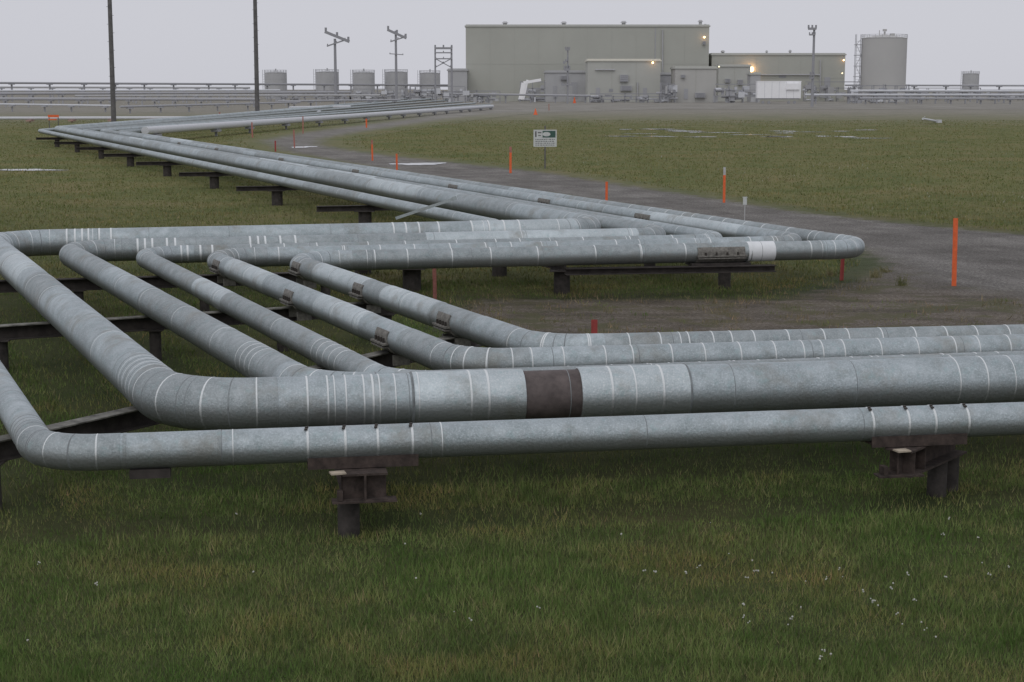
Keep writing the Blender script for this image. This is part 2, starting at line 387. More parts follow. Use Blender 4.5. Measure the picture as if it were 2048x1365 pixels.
    d['obj']=pipe(pa,d['r'],iv,labs[k],mats=('jack' if k in(0,1,4) else 'jack2','band','seam','bright','rustj','white','jack2' if k in(0,1,4) else 'jack'))
for u in(452,600,790): clamp(spec[4]['obj'],paths[4],paths[4].s_u(u,*spec[4]['C']),.23)
for u in(612,738,912): clamp(spec[5]['obj'],paths[5],paths[5].s_u(u,*spec[5]['C']),.235)
clamp(spec[5]['obj'],paths[5],paths[5].s_u(1436,*spec[5]['B']),.235,1.2)
for u in(1300,1100,915,720,570,440,365): clamp(spec[4]['obj'],paths[4],paths[4].s_u(u,paths[4].arcs[0][1],paths[4].arcs[1][0]),.23,1.0)
for u in(615,690,752,823,1735,1805,1858,1925):
    s=paths[0].s_u(u,spec[0]['D0'],paths[0].L); p,t=paths[0].at(s)
    mb=MB(); mb.cyl(p+Vector((0,-.03,.19)),p+Vector((0,-.03,.215)),.02,n=8); mb.box(p+Vector((0,-.07,.195)),(.035,.08,.015))
    part('strap_bolt',mb,('bolt',),spec[0]['obj'])
s=paths[0].s_u(297,spec[0]['D0'],paths[0].L); p,t=paths[0].at(s); mb=MB(); mb.bar(p-t*.22-Vector((0,0,.24)),p+t*.22-Vector((0,0,.24)),.25,.1); part('pipe_foot',mb,('steel',),spec[0]['obj'])
# ---------------------------------------------------------------- supports
def support(p0,p1,posts,label,bh=.26,bw=.24,top=None,ztop=.845,pr=.11,grp='steel pipe supports on piles'):
    p0=Vector((p0[0],p0[1],0)); p1=Vector((p1[0],p1[1],0))
    base=obj('pipe_support',None,None,p0.lerp(p1,posts[0]),None,label,'pipe support',grp)
    u=Vector((0,0,1)); mb=MB(); mb.ibeam(p0+u*(ztop-bh/2),p1+u*(ztop-bh/2),bw,bh,mi=0,top=(1 if top else None))
    part('crossbeam',mb,('steel','flange'),base)
    for f in posts:
        q=p0.lerp(p1,f); mb=MB(); 
        mb.cyl(q-u*.05,q+u*(ztop-bh-.012),pr,n=14); mb.box(q+u*(ztop-bh-.008),(pr*3,pr*3,.015),0)
        part('pile',mb,('post',),base)
    return base
g=lambda u,v,z=.84: P(u,v,z)
support(g(-150,912),g(955,662),[.08,.45,.72,.97],'rusty steel crossbeam carrying pipes beside the elbows',top=True)
support(g(-260,668),g(800,601),[.1,.22,.5,.75,.97],'dark steel crossbeam beneath the sloping pipes',top=True)
support(g(-150,566),g(690,543),[.1,.35,.65,.95],'dark steel crossbeam near the far elbows')
adir=(paths[1].at(paths[1].arcs[0][1]+5)[0]-paths[1].at(paths[1].arcs[1][0]-5)[0]); adir.z=0; adir.normalize()
for u,v in((825,583),(1125,588)):
    q=P(u,v,0); support(q-adir*.2,q+adir*4.6,[.05,.9],'short steel support under the crosswise pipe run',pr=.23 if u<1000 else .2)
q=P(1450,578,0); support(q-adir*.2,q+adir*4.6,[.05,.9],'steel support under the heavy bolted clamp',pr=.16)
s=paths[5].s_u(1436,*spec[5]['B']); p,t=paths[5].at(s); dz=Vector((0,0,1))
mb=MB(); e1=paths[5].at(paths[5].s_u(1130,*spec[5]['B']))[0]; e2=paths[5].at(paths[5].s_u(1545,*spec[5]['B']))[0]; ff=Vector((0,-.35,0))
mb.ibeam(e1-dz*.37+ff*.2,e2-dz*.38+ff,.26,.16)
obj('steel_beam',mb,('steel',),(e1+e2)/2,None,'dark horizontal steel beam beneath the banded pipe','beam')
mb=MB(); mb.bar(p-t*.75-dz*.27,p+t*.75-dz*.27,.5,.06)
part('shoe',mb,('steel',),spec[5]['obj'])
a0=paths[0]; a5=paths[5]
def atY(pa,Y):
    A=pa.at(pa.arcs[1][0]-.5)[0]; B=pa.at(pa.arcs[0][1]+.5)[0]; f=(Y-A.y)/(B.y-A.y); return A.lerp(B,f) if f<1.0 else None
for k in range(13):
    Y=57.9+11.7*k
    q=atY(a0,Y); q5=atY(a5,Y+1.6)
    if q is None or q5 is None: continue
    e=(q-q5); e.z=0; e.normalize(); st=q+e*1.9; L=(st-q5).length
    support(st,q5-e*.4,[1.75/(L+.4),.92],'steel crossbeam jutting past the slender pipe',pr=.24 if k<5 else .2,bh=.2)
def fsup(u,shoe,label,skew=0,back=2.9,bw=.5,plates=True):
    s=paths[0].s_u(u,spec[0]['D0'],paths[0].L); p,t=paths[0].at(s)
    base=obj('pipe_support',None,None,(p.x,p.y,0),None,label,'pipe support','steel pipe supports on piles')
    n=Vector((-t.y,t.x,0)); n=(n+t*skew).normalized(); uz=Vector((0,0,1))
    c=Vector((p.x,p.y,0)); tt=Vector((t.x,t.y,0)).normalized(); n0=Vector((-tt.y,tt.x,0))
    mb=MB(); mb.bar(c-tt*shoe+uz*.835,c+tt*shoe+uz*.835,.34,.022)
    for sg in(-1,1): mb.bar(c-tt*shoe+n0*sg*.17+uz*.865,c+tt*shoe+n0*sg*.17+uz*.865,.02,.13)
    mb.bar(c-tt*(shoe-.12)+uz*.81,c+tt*(shoe-.12)+uz*.81,.2,.025); part('shoe',mb,('steelr',),base)
    mb=MB(); mb.ibeam(c-n*.42+uz*.63,c+n*back+uz*.63,bw,.32,.024); 
    for f in(-.30,.0): mb.bar(c+n*f-n.cross(uz)*(bw/2-.01)+uz*.63,c+n*f+n.cross(uz)*(bw/2-.01)+uz*.63,.016,.27)
    mb.bar(c-n*.36-tt*(bw/2+.12)+uz*.475,c-n*.36+tt*(bw/2+.10)+uz*.475,.2,.02)
    mb.bar(c-n*.36-tt*(bw/2+.06)+uz*.54,c-n*.36-tt*(bw/2+.0)+uz*.54,.14,.1)
    part('crossbeam',mb,('steelr',),base)
    if plates:
        mb=MB(); mb.box(c-n0*.36-tt*.30+uz*.797,(.17,.13,.018),.3); part('wedge_plate',mb,('plate',),base)
    return base,c,n,tt
base,c,n,t=fsup(722,.62,'rusty steel support with a round pile under slender pipe')
mb=MB(); q=c-t*.17-n*.1; mb.cyl((q.x,q.y,-.05),(q.x,q.y,.465),.125,n=18); part('pile',mb,('post',),base)
base,c,n,t=fsup(1828,.60,'rusty steel support with slanting crossbeam and twin piles',skew=1.1,back=1.25,bw=.34,plates=True)
for dd in(.75,1.12):
    mb=MB(); q=c+n*dd; mb.cyl((q.x,q.y,-.05),(q.x,q.y,.465),.12,n=18); part('pile',mb,('post',),base)
mb=MB(); a=P(792,437,1.0); b_=P(905,399,1.62); mb.bar(a,b_,.09,.09); mb.bar(b_,b_+(b_-a)*.02+Vector((.1,0,.05)),.12,.12)
obj('steel_bar',mb,('bright',),a,None,'pale metal bar leaning across the slender pipe','metal bar')
# ---------------------------------------------------------------- ground and road
mb=MB(); mb.add([(-6000,-300,0),(6000,-300,0),(6000,9000,0),(-6000,9000,0)],[(0,1,2,3)])
obj('ground',mb,('ground',),(0,0,0),None,'flat green and brown tundra grassland','ground',None,'structure')
poly_px=[(2700,560),(2300,505),(2048,470),(1800,447),(1600,425),(1450,400),(1300,378),(1100,346),(950,330),(800,314),(700,301),(648,290),(650,278),(720,265),(820,250),(900,238),(1000,226),(1250,219),(1600,218),(2048,219),(2600,220),
 (2600,203),(2048,204),(1300,204),(1000,205),(940,212),(820,238),(600,266),(520,282),(560,302),(800,345),(1000,374),(1200,403),(1450,440),(1700,490),(1770,530),(1720,560),(1560,600),(1250,598),(960,600),(900,625),(960,665),(1500,700),(2300,740),(2800,760)]
poly=np.array([[P(u,v).x,P(u,v).y] for u,v in poly_px])
def sdist(X,Y,pg=None):
    pg=poly if pg is None else pg
    X=np.asarray(X,float);Y=np.asarray(Y,float); d=np.full(X.shape,1e9); ins=np.zeros(X.shape,bool)
    for i in range(len(pg)):
        x0,y0=pg[i]; x1,y1=pg[(i+1)%len(pg)]
        dx,dy=x1-x0,y1-y0; t=np.clip(((X-x0)*dx+(Y-y0)*dy)/(dx*dx+dy*dy),0,1)
        d=np.minimum(d,np.hypot(X-x0-t*dx,Y-y0-t*dy))
        cr=((y0>Y)!=(y1>Y)); xi=x0+(Y-y0)*dx/(dy if dy!=0 else 1e-9); ins^=cr&(X<xi)
    return np.where(ins,d,-d)
soilpoly=np.array([[P(u,v).x,P(u,v).y] for u,v in((2900,640),(2300,612),(2048,592),(1850,575),(1780,540),(1700,500),(1200,560),(800,590),(800,780),(2900,900))])
Ys=[21.]
while Ys[-1]<900: Ys.append(Ys[-1]*1.0075)
Ys=np.array(Ys); T=np.linspace(-.35,.62,330)
YY,TT=np.meshgrid(Ys,T,indexing='ij'); XX=YY*TT; SD=sdist(XX,YY)
SDn=SD/np.maximum(1,YY/45); SO=np.clip(sdist(XX,YY,soilpoly)/3.0+.5,0,1)
nt_,nc=YY.shape; keep=SDn>-.9
ck=keep[:-1,:-1]|keep[1:,:-1]|keep[:-1,1:]|keep[1:,1:]
idx=np.arange(nt_*nc).reshape(nt_,nc); fc=np.stack([idx[:-1,:-1],idx[:-1,1:],idx[1:,1:],idx[1:,:-1]],-1)[ck]
used=np.unique(fc); mp=np.full(nt_*nc,-1); mp[used]=np.arange(len(used)); fc=mp[fc]
V=np.stack([XX.ravel()[used],YY.ravel()[used],np.full(len(used),.004)+np.clip(YY.ravel()[used]-100,0,1e9)*1e-4],-1)
me=bpy.data.meshes.new('gravel_road'); me.from_pydata(V.tolist(),[],fc.tolist())
for nm,arr in(('edge',SDn),('soil',SO)):
    at=me.attributes.new(nm,'FLOAT','POINT'); at.data.foreach_set('value',arr.ravel()[used].astype(np.float32))
me.materials.append(M['road'])
o=bpy.data.objects.new('gravel_road',me); S.collection.objects.link(o); o['label']='grey gravel road and pad beside the pipelines'; o['category']='road'; o['kind']='structure'
def puddle(name,c,rx,ry,seed,label,z=.03):
    r=random.Random(seed); n=60; vs=[c+Vector((0,0,z))]
    ph=[r.uniform(0,6.28) for _ in range(6)]
    for i in range(n):
        q=2*math.pi*i/n; k=1+.22*math.sin(2*q+ph[0])+.16*math.sin(3*q+ph[1])+.12*math.sin(5*q+ph[2])+.08*math.sin(9*q+ph[3])+.05*math.sin(14*q+ph[4])
        vs.append(c+Vector((rx*k*math.cos(q),ry*k*math.sin(q),z)))
    mb=MB(); mb.add(vs,[(0,1+i,1+(i+1)%n) for i in range(n)]); obj(name,mb,('water',),c,None,label,'water',None,'structure')
puddle('puddle',P(838,329),1.5,1.9,1,'shallow rain puddle at the road edge')
puddle('puddle',P(606,295),1.0,1.8,2,'small rain puddle on the gravel bend')
puddle('puddle',P(30,341),2.4,1.2,3,'shallow water in the tundra grass')
r=random.Random(5)
for i in range(24):
    u=r.choice([r.uniform(1240,1500),r.uniform(1540,1745)]); v=r.uniform(257,278)
    puddle('pond_water',P(u,v),r.uniform(.5,2.2),r.uniform(.7,2.0),20+i,'strip of standing water in the tundra')
# ---------------------------------------------------------------- vegetation
def blades(name,n,y0,y1,pw,h0,h1,w0,wk,matn,label,cond,tl=-.37,tr=.37):
    q=rng.random(n); k=1-pw; Y=(y0**k+q*(y1**k-y0**k))**(1/k); X=Y*(tl+(tr-tl)*rng.random(n))
    sd=sdist(X,Y); kp=cond(X,Y,sd); X=X[kp];Y=Y[kp]; n=len(X)
    ht=(h0+(h1-h0)*rng.random(n)**1.5)*(0.82+.22*np.sin(X*1.3+np.sin(Y*.9)*2)*np.cos(Y*.8+X*.4)+.16*np.sin(X*3.7+1.7*np.sin(Y*2.9))*np.cos(Y*3.1-X*1.9))
    w=(w0+wk*Y)*(.6+.8*rng.random(n)); ph=rng.random(n)*6.283; ln=rng.random(n)*.9*ht; lp=rng.random(n)*6.283
    v=np.zeros((n,3,3)); dx=np.cos(ph)*w/2; dy=np.sin(ph)*w/2
    v[:,0]=np.stack([X-dx,Y-dy,np.zeros(n)-.01],-1); v[:,1]=np.stack([X+dx,Y+dy,np.zeros(n)-.01],-1)
    v[:,2]=np.stack([X+np.cos(lp)*ln,Y+np.sin(lp)*ln,ht],-1)
    me=bpy.data.meshes.new(name); me.vertices.add(3*n); me.vertices.foreach_set('co',v.ravel())
    me.loops.add(3*n); me.loops.foreach_set('vertex_index',np.arange(3*n)); me.polygons.add(n); me.polygons.foreach_set('loop_start',np.arange(0,3*n,3)); me.polygons.foreach_set('loop_total',np.full(n,3))
    me.update(); me.validate(); me.materials.append(M[matn]); o=bpy.data.objects.new(name,me); S.collection.objects.link(o)
    o['label']=label; o['category']='grass' if 'grass' in name else 'weeds'; o['kind']='stuff'
pat=lambda X,Y:np.sin(X*1.9+2.2*np.sin(Y*.8))*np.cos(Y*1.5+1.3*np.sin(X*.9))+.5*np.sin(X*4.3+Y*2.7)
def under(X,Y):   # grass grows thin beneath the closely spaced pipes
    m_=np.zeros(len(X),bool)
    for p_ in paths:
        A=p_.at(p_.arcs[2][1])[0]; B=p_.at(p_.arcs[3][0])[0]; C=p_.at(min(p_.L,p_.arcs[3][1]+14))[0]
        for a,b in((A,B),(B,C)):
            dx,dy=b.x-a.x,b.y-a.y; t=np.clip(((X-a.x)*dx+(Y-a.y)*dy)/(dx*dx+dy*dy),0,1); m_|=np.hypot(X-a.x-t*dx,Y-a.y-t*dy)<.45
    return m_
blades('grass',390000,11.5,42,1.6,.04,.14,.004,.00035,'blade','short green sedge covering the tundra',lambda X,Y,s:((s<.1-.5*rng.random(len(s)))|((Y<38)&(s<5)&(pat(X,Y)>.75)&(rng.random(len(s))<.35)))&(~under(X,Y)|(rng.random(len(s))<.3)))
blades('field_grass',200000,40,260,1.5,.06,.15,.0,.0006,'blade2','olive and straw coloured tundra grass',lambda X,Y,s:(s<-.2-.01*Y))
blades('dry_weeds',70000,24,48,1.2,.04,.20,.005,.0003,'dry','dry brown weeds on the gravel verge',lambda X,Y,s:((np.abs(s)<1.0)&(Y<42)&(pat(X+3,Y)>.1))|((s>0)&(Y<38)&(pat(X*1.3+7,Y)>.4)&(rng.random(len(s))<.7)))
for (u,v,hh,w) in((1803,572,.34,.22),(1752,556,.3,.25),(1770,545,.2,.25),(1660,552,.2,.3),(1000,650,.22,.3)):
    c=P(u,v); r=random.Random(u); mb=MB()
    for i in range(60):
        q=r.uniform(0,6.28); l=r.uniform(.25,1)*hh; b0=c+Vector((math.cos(q)*w*r.random()*.8,math.sin(q)*w*r.random()*.8,0)); e=b0+Vector((r.uniform(-.1,.1),r.uniform(-.1,.1),l))
        mb.add([b0+Vector((-.006,0,0)),b0+Vector((.006,0,0)),e],[(0,1,2)])
        for j in range(4):
            f=r.uniform(.4,1); x=b0.lerp(e,f)
            a=Vector((r.uniform(-1,1),r.uniform(-1,1),r.uniform(-1,1)))*.016; bb=Vector((r.uniform(-1,1),r.uniform(-1,1),r.uniform(-1,1)))*.016
            mb.add([x-a,x+bb,x+a],[(0,1,2)])
    obj('dry_shrub',mb,('dry',),c,None,'low dry brown shrub on the gravel verge','shrub','dry shrubs on the verge')
r=random.Random(11); spots=[]
for (cu,cv,k,su,sv) in((1550,1262,6,50,20),(1750,1232,6,30,20),(1590,1175,6,55,18),(1790,1190,4,30,14),(1290,1180,3,40,12),(1380,1160,2,15,12),(1660,1170,2,20,10),(1960,1170,3,30,14),(1840,1290,4,40,24),(1600,1330,3,60,12),(910,1245,1,3,3),(935,1268,1,3,3),(1075,1245,1,3,3),(195,1195,1,5,5),(75,1160,1,5,5),(820,1170,1,5,5),(60,1310,1,5,5),(1890,1080,3,60,25),(1500,1120,2,60,20),(1200,1080,3,200,30),(500,1150,3,200,40)):
    for i in range(k): spots.append((r.gauss(cu,su),r.gauss(cv,sv)))
for (u,v) in spots:
    if not(0<u<2048 and 930<v<1360): continue
    c=P(u,v); h=r.uniform(.11,.18); x=r.uniform(-.03,.03); mb=MB()
    mb.cyl(c,c+Vector((x,0,h)),.0025,.0018,n=4,mi=1)
    for j in range(r.choice([1,2,3])):
        mb.ball(c+Vector((x+r.uniform(-.018,.018),r.uniform(-.015,.015),h+r.uniform(-.012,.015))),r.uniform(.006,.011),n=4)
    obj('cotton_grass',mb,('cotton','stem'),c,None,'white cotton grass tuft on a thin green stem','wildflower','cotton grass tufts in the meadow')
blades('pale_cotton_grass',2600,60,150,1.5,.08,.2,.0,.0006,'cottond','pale cotton grass scattered through the field',lambda X,Y,s:(s<-3)&(X>0)&(np.sin(X*.35)*np.cos(Y*.22+X*.1)>.25))
# ---------------------------------------------------------------- markers and signs
def marker(u,vt,vb,m_,tip=None,w=.1,lab='orange delineator post at the road edge'):
    c=P(u,vb); Xt,Zt=Q(u,vt,c.y)
    par=obj('marker_post',None,None,c,None,lab,'marker post','road edge marker posts')
    r=random.Random(u); lx=r.uniform(-.03,.03); zt=Zt*(.78 if tip else 1)
    n=5
    def prof(x0,z): return [(c.x+x0+w*(i/(n-1)-.5),c.y+.018*math.cos((i/(n-1)-.5)*3),z) for i in range(n)]+[(c.x+x0+w*(i/(n-1)-.5),c.y+.018*math.cos((i/(n-1)-.5)*3)+.012,z) for i in range(n-1,-1,-1)]
    def seg(mb,z0,z1):
        a=prof(lx*z0,z0)+prof(lx*z1,z1); k=2*n
        mb.add(a,[(i,(i+1)%k,k+(i+1)%k,k+i) for i in range(k)]+[tuple(range(k-1,-1,-1)),tuple(range(k,2*k))])
    mb=MB(); seg(mb,0,zt); part('stake',mb,(m_,),par)
    if tip: mb=MB(); seg(mb,zt,Zt); part('reflective_tip',mb,(tip,),par)
marker(1908,437,573,'orange',w=.12)
marker(1448,335,406,'orange','grey',w=.11,lab='orange post with pale tip beside gravel road')
marker(1683,473,562,'red',w=.1,lab='dark red marker post beside the pipe elbow')
marker(1188,640,705,'red',w=.12,lab='dark red marker post behind the pipes')
marker(870,504,600,'pink',w=.09,lab='faded pink marker post beside the pipes')
marker(1213,364,403,'orange',w=.11); marker(1021,294,347,'orange','pink',w=.14); marker(794,308,346,'orange',w=.11); marker(745,280,322,'orange','pink',w=.12)
marker(551,282,304,'red',w=.12); marker(589,260,296,'pink',w=.12); marker(606,233,268,'pink',w=.12); marker(733,238,256,'orange',w=.2); marker(505,245,276,'pink',w=.15); marker(440,225,243,'pink',w=.25); marker(1098,208,222,'far_rust',w=.3)
c=P(1489,441); _,zt=Q(1489,395,c.y); par=obj('utility_marker',None,None,c,None,'small white box on a thin post by the road','marker post')
mb=MB(); mb.cyl(c,c+Vector((0,0,zt-.2)),.02,n=8); part('post',mb,('grey',),par)
mb=MB(); mb.box(c+Vector((0,0,zt-.15)),(.14,.1,.28)); mb.box(c+Vector((0,0,zt)),(.17,.13,.025)); part('box',mb,('board',),par)
c=P(1090,338); Y=c.y; _,z1=Q(1090,260,Y); _,z0_=Q(1090,294,Y); w=46/F*Y; zc=(z0_+z1)/2; hh=z1-z0_
par=obj('sign',None,None,c,None,'white notice sign with dark green header on a post','sign')
mb=MB(); mb.box(c+Vector((0,.05,(z1+.25)/2)),(.09,.06,z1+.25)); part('post',mb,('wood',),par)
mb=MB(); mb.box(c+Vector((0,0,zc)),(w,.025,hh)); part('board',mb,('board',),par)
mb=MB(); mb.box(c+Vector((w*.17,-.015,zc+hh*.24)),(w*.56,.006,hh*.40)); part('header_panel',mb,('green',),par)
n=24; mb=MB(); vs=[c+Vector((w*.06+w*.17*math.cos(6.283*i/n),-.021,zc+hh*.24+hh*.13*math.sin(6.283*i/n))) for i in range(n)]
mb.add(vs,[tuple(range(n))]); part('emblem_oval',mb,('board',),par)
mb=MB(); r=random.Random(3); mb.box(c+Vector((-w*.40,-.015,zc+hh*.24)),(w*.06,.006,hh*.34)); mb.box(c+Vector((-w*.24,-.015,zc+hh*.33)),(w*.16,.006,hh*.06)); mb.box(c+Vector((-w*.24,-.015,zc+hh*.16)),(w*.12,.006,hh*.05))
for j in range(4):
    x=-w*.42
    while x<w*.38:
        l=r.uniform(.03,.1)*w; mb.box(c+Vector((x+l/2,-.015,zc-hh*(.07+.11*j))),(l,.006,hh*.04)); x+=l+w*.03
part('lettering',mb,('black',),par)
# ---------------------------------------------------------------- poles
def pole(u,vt,vb,w,label,arms=(),m_='far_dark',zt=None,lean=0):
    c=P(u,vb); Y=c.y; z=zt or Q(u,vt,Y)[1]; r_=w/F*Y/2
    par=obj('utility_pole',None,None,c,None,label,'utility pole','utility poles')
    mb=MB(); mb.cyl(c-Vector((0,0,.2)),c+Vector((lean,0,z)),r_*1.1,r_*.8,n=12)
    k=int(z/1.1)
    for i in range(3,k): 
        if w>7: mb.box(c+Vector((lean*i*1.1/z+(r_+.06)*(1 if i%2 else -1),0,i*1.1)),(.16,.05,.05))
    part('shaft',mb,(m_,),par)
    for (du0,v0,du1,v1,t) in arms:
        x0,z0=Q(u+du0,v0,Y); x1,z1=Q(u+du1,v1,Y); th=t/F*Y
        mb=MB(); mb.bar((x0,Y-r_,z0),(x1,Y-r_,z1),th,th)
        L=Vector((x1-x0,0,z1-z0))
        for f in(.04,.5,.96):
            q=Vector((x0,Y-r_,z0))+L*f; mb.cyl(q,q+Vector((0,0,th*1.6)),th*.4,n=6)
        part('crossarm',mb,(m_,),par)
    return par,c,Y
pole(228,0,256,9.5,'tall dark wooden pole behind the pipelines',zt=24,m_='wood',lean=.1)
pole(515,0,240,8.5,'tall dark wooden pole beside the pipelines',zt=28,m_='wood',lean=.1)
pole(672,78,212,6,'distant pole with tilted crossarm',arms=((-22,64,27,84,5.5),(-18,93,20,80,2.6)))
pole(793,62,206,5.2,'distant pole with tilted double crossarms',arms=((-18,60,20,77,5),(-12,84,18,74,2.4),(-14,108,14,110,1.6)) )
par,c,Y=pole(871,93,208,3.6,'timber frame of two poles joined by crossarms',arms=((-2,97,34,97,4),(-2,106,34,106,2.4),(-2,118,34,118,2.4),(0,118,31,135,1.8),(31,118,0,135,1.8)))
x,z=Q(903,93,Y); mb=MB(); mb.cyl((x,Y,0),(x,Y,z),.4,.3,n=10); part('second_shaft',mb,('far_dark',),par)
pole(1624,56,214,5.5,'tall pole carrying floodlights near the trailer',arms=((-8,58,8,58,4.5),(-6,70,6,70,3),(-4,150,4,150,3.5),(-5,158,3,156,3)))
pole(1135,96,208,3.4,'slim mast with lamp beside the plant',arms=((-4,100,4,100,3.5),(-8,128,0,120,3),(-6,140,4,140,5),(-12,170,10,170,3)))
# ---------------------------------------------------------------- plant
def box3(mb,x0,x1,y0,y1,z0,z1,mi=0): return mb.box(((x0+x1)/2,(y0+y1)/2,(z0+z1)/2),(x1-x0,y1-y0,z1-z0),0,mi)
def building(u0,u1,vt,Y,D,m_,label,seams=6,trim='trim',doors=(),windows=(),stacks=(),lamps=(),vents=(),pipes=()):
    x0=Q(u0,200,Y)[0]; x1=Q(u1,200,Y)[0]; z=Q((u0+u1)/2,vt,Y)[1]; px=Y/F
    par=obj('industrial_building',None,None,((x0+x1)/2,Y,0),None,label,'building')
    mb=MB(); box3(mb,x0,x1,Y,Y+D,0,z)
    part('wall',mb,(m_,),par)
    mb=MB(); k=max(1,int((x1-x0)/seams))
    for i in range(1,k):
        x=x0+(x1-x0)*i/k; box3(mb,x-.1,x+.1,Y-.06,Y+.02,.5,z-.3)
    if z>18: box3(mb,x0+.2,x1-.2,Y-.05,Y+.02,z*.5,z*.5+.25)
    part('siding_joints',mb,('seamw',),par)
    mb=MB(); box3(mb,x0-.4,x1+.4,Y-.4,Y+D+.4,z,z+max(.5,1.0*px)); box3(mb,x0,x1,Y,Y+D,z+.5,z+.9); part('roof',mb,(trim,),par)
    for (u,v0,v1,w) in doors:
        x,zt=Q(u,v0,Y); zb_=max(.3,Q(u,v1,Y)[1]); mb=MB(); box3(mb,x-w*px/2,x+w*px/2,Y-.15,Y+.02,zb_,zt); part('door',mb,('far_mid',),par)
    for (u,v0,v1,w) in windows:
        x,zt=Q(u,v0,Y); zb_=Q(u,v1,Y)[1]; mb=MB(); box3(mb,x-w*px/2,x+w*px/2,Y-.12,Y+.02,zb_,zt); part('window',mb,('far_dark',),par)
    for (u,v0,v1,w) in vents:
        x,zt=Q(u,v0,Y); zb_=Q(u,v1,Y)[1]; mb=MB(); box3(mb,x-w*px/2,x+w*px/2,Y-1.2,Y+.02,zb_,zt)
        for j in range(4): zz=zb_+(zt-zb_)*(j+.5)/4; box3(mb,x-w*px*.4,x+w*px*.4,Y-1.3,Y-1.18,zz-.12,zz+.12,1)
        part('vent_hood',mb,('far_mid','far_dark'),par)
    for (u,vt2,w) in stacks:
        x,zt=Q(u,vt2,Y); mb=MB(); mb.cyl((x,Y+2,z+.3),(x,Y+2,zt-.6),w*px*.35,n=12); mb.cyl((x,Y+2,zt-.7),(x,Y+2,zt),w*px*.62,w*px*.3,n=12); part('roof_ventilator',mb,('tank2',),par)
    for (u,v,rp,k_) in lamps:
        x,zl=Q(u,v,Y); mb=MB(); mb.ball((x,Y-1.4,zl),rp*px,n=6); part('lamp',mb,(k_,),par)
        mb=MB(); box3(mb,x-.12,x+.12,Y-1.3,Y,zl+.3,zl+.5); part('lamp_bracket',mb,('far_dark',),par)
    for (ua,va,ub,vb_) in pipes:
        xa,za=Q(ua,va,Y); xb,zb2=Q(ub,vb_,Y); mb=MB(); mb.cyl((xa,Y-.6,max(.2,za)),(xb,Y-.6,max(.2,zb2)),.28,n=8); part('wall_pipe',mb,('tank2',),par)
    return par
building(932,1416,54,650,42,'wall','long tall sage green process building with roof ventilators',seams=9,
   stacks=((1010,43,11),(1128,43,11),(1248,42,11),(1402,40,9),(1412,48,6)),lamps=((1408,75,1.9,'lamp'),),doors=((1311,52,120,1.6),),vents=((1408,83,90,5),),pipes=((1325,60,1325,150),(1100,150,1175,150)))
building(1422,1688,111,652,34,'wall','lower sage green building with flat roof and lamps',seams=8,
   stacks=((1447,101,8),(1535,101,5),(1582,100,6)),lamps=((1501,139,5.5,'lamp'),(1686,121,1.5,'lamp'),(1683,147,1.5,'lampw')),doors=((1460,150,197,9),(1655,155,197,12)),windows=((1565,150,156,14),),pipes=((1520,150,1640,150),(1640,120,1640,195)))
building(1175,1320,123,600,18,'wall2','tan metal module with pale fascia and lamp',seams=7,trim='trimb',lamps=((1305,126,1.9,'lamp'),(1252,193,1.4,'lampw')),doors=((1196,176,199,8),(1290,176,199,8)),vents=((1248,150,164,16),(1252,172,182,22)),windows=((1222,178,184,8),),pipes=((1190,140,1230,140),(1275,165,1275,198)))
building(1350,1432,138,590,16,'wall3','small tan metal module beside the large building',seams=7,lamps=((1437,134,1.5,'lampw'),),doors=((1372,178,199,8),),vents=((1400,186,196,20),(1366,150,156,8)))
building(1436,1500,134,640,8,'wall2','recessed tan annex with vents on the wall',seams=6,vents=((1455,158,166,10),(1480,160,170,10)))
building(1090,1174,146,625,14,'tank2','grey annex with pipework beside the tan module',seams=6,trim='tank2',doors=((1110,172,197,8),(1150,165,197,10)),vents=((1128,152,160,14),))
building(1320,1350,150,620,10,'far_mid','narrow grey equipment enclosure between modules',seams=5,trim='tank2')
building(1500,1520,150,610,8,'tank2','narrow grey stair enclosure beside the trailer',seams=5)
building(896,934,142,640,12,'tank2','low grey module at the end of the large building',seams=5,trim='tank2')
def clutter(u0,u1,v0,v1,Y,seed,label,n=18):
    r=random.Random(seed); x0=Q(u0,200,Y)[0]; x1=Q(u1,200,Y)[0]; zt=Q(u0,v0,Y)[1]; par=obj('process_equipment',None,None,((x0+x1)/2,Y,0),None,label,'equipment','process equipment in the plant yard')
    mb=MB()
    k=max(2,int((x1-x0)/4))
    for i in range(k+1):
        x=x0+(x1-x0)*i/k; h=zt*r.uniform(.6,1)
        for yy in(0,3): mb.box((x,Y+yy,h/2),(.3,.3,h))
    for h in(.35,.65,.95): mb.bar((x0,Y,zt*h*.95),(x1,Y,zt*h*.95),.3,.3)
    part('frame',mb,('far_dark',),par)
    mb=MB()
    for i in range(n):
        x=r.uniform(x0,x1); w=r.uniform(.5,2.4); h=r.uniform(.3,.8)*zt*.5; z=r.uniform(0,zt*.6)
        if r.random()<.5: mb.cyl((x-w,Y+r.uniform(0,2),z+.5),(x+w,Y+r.uniform(0,2),z+.5),r.uniform(.2,.6),n=8,mi=r.choice([0,1]))
        else: mb.box((x,Y+r.uniform(0,3),z+h/2),(w,w*.8,h),0,r.choice([0,1,2]))
    part('machinery',mb,('far_mid','far_pipe','tank2'),par)
clutter(1040,1090,160,200,600,1,'jumble of grey pipework and platforms')
clutter(1322,1350,165,200,585,2,'grey pipework between metal modules')
clutter(1430,1515,165,200,580,3,'grey valves and pipework before the wall',26)
clutter(1610,1720,160,198,640,4,'grey pipework and platforms near the tank',30)
clutter(1700,1840,168,198,560,5,'dark pipe manifold in the plant yard',40)
clutter(1815,1960,174,198,700,12,'grey pipe manifold beyond the tank',40)
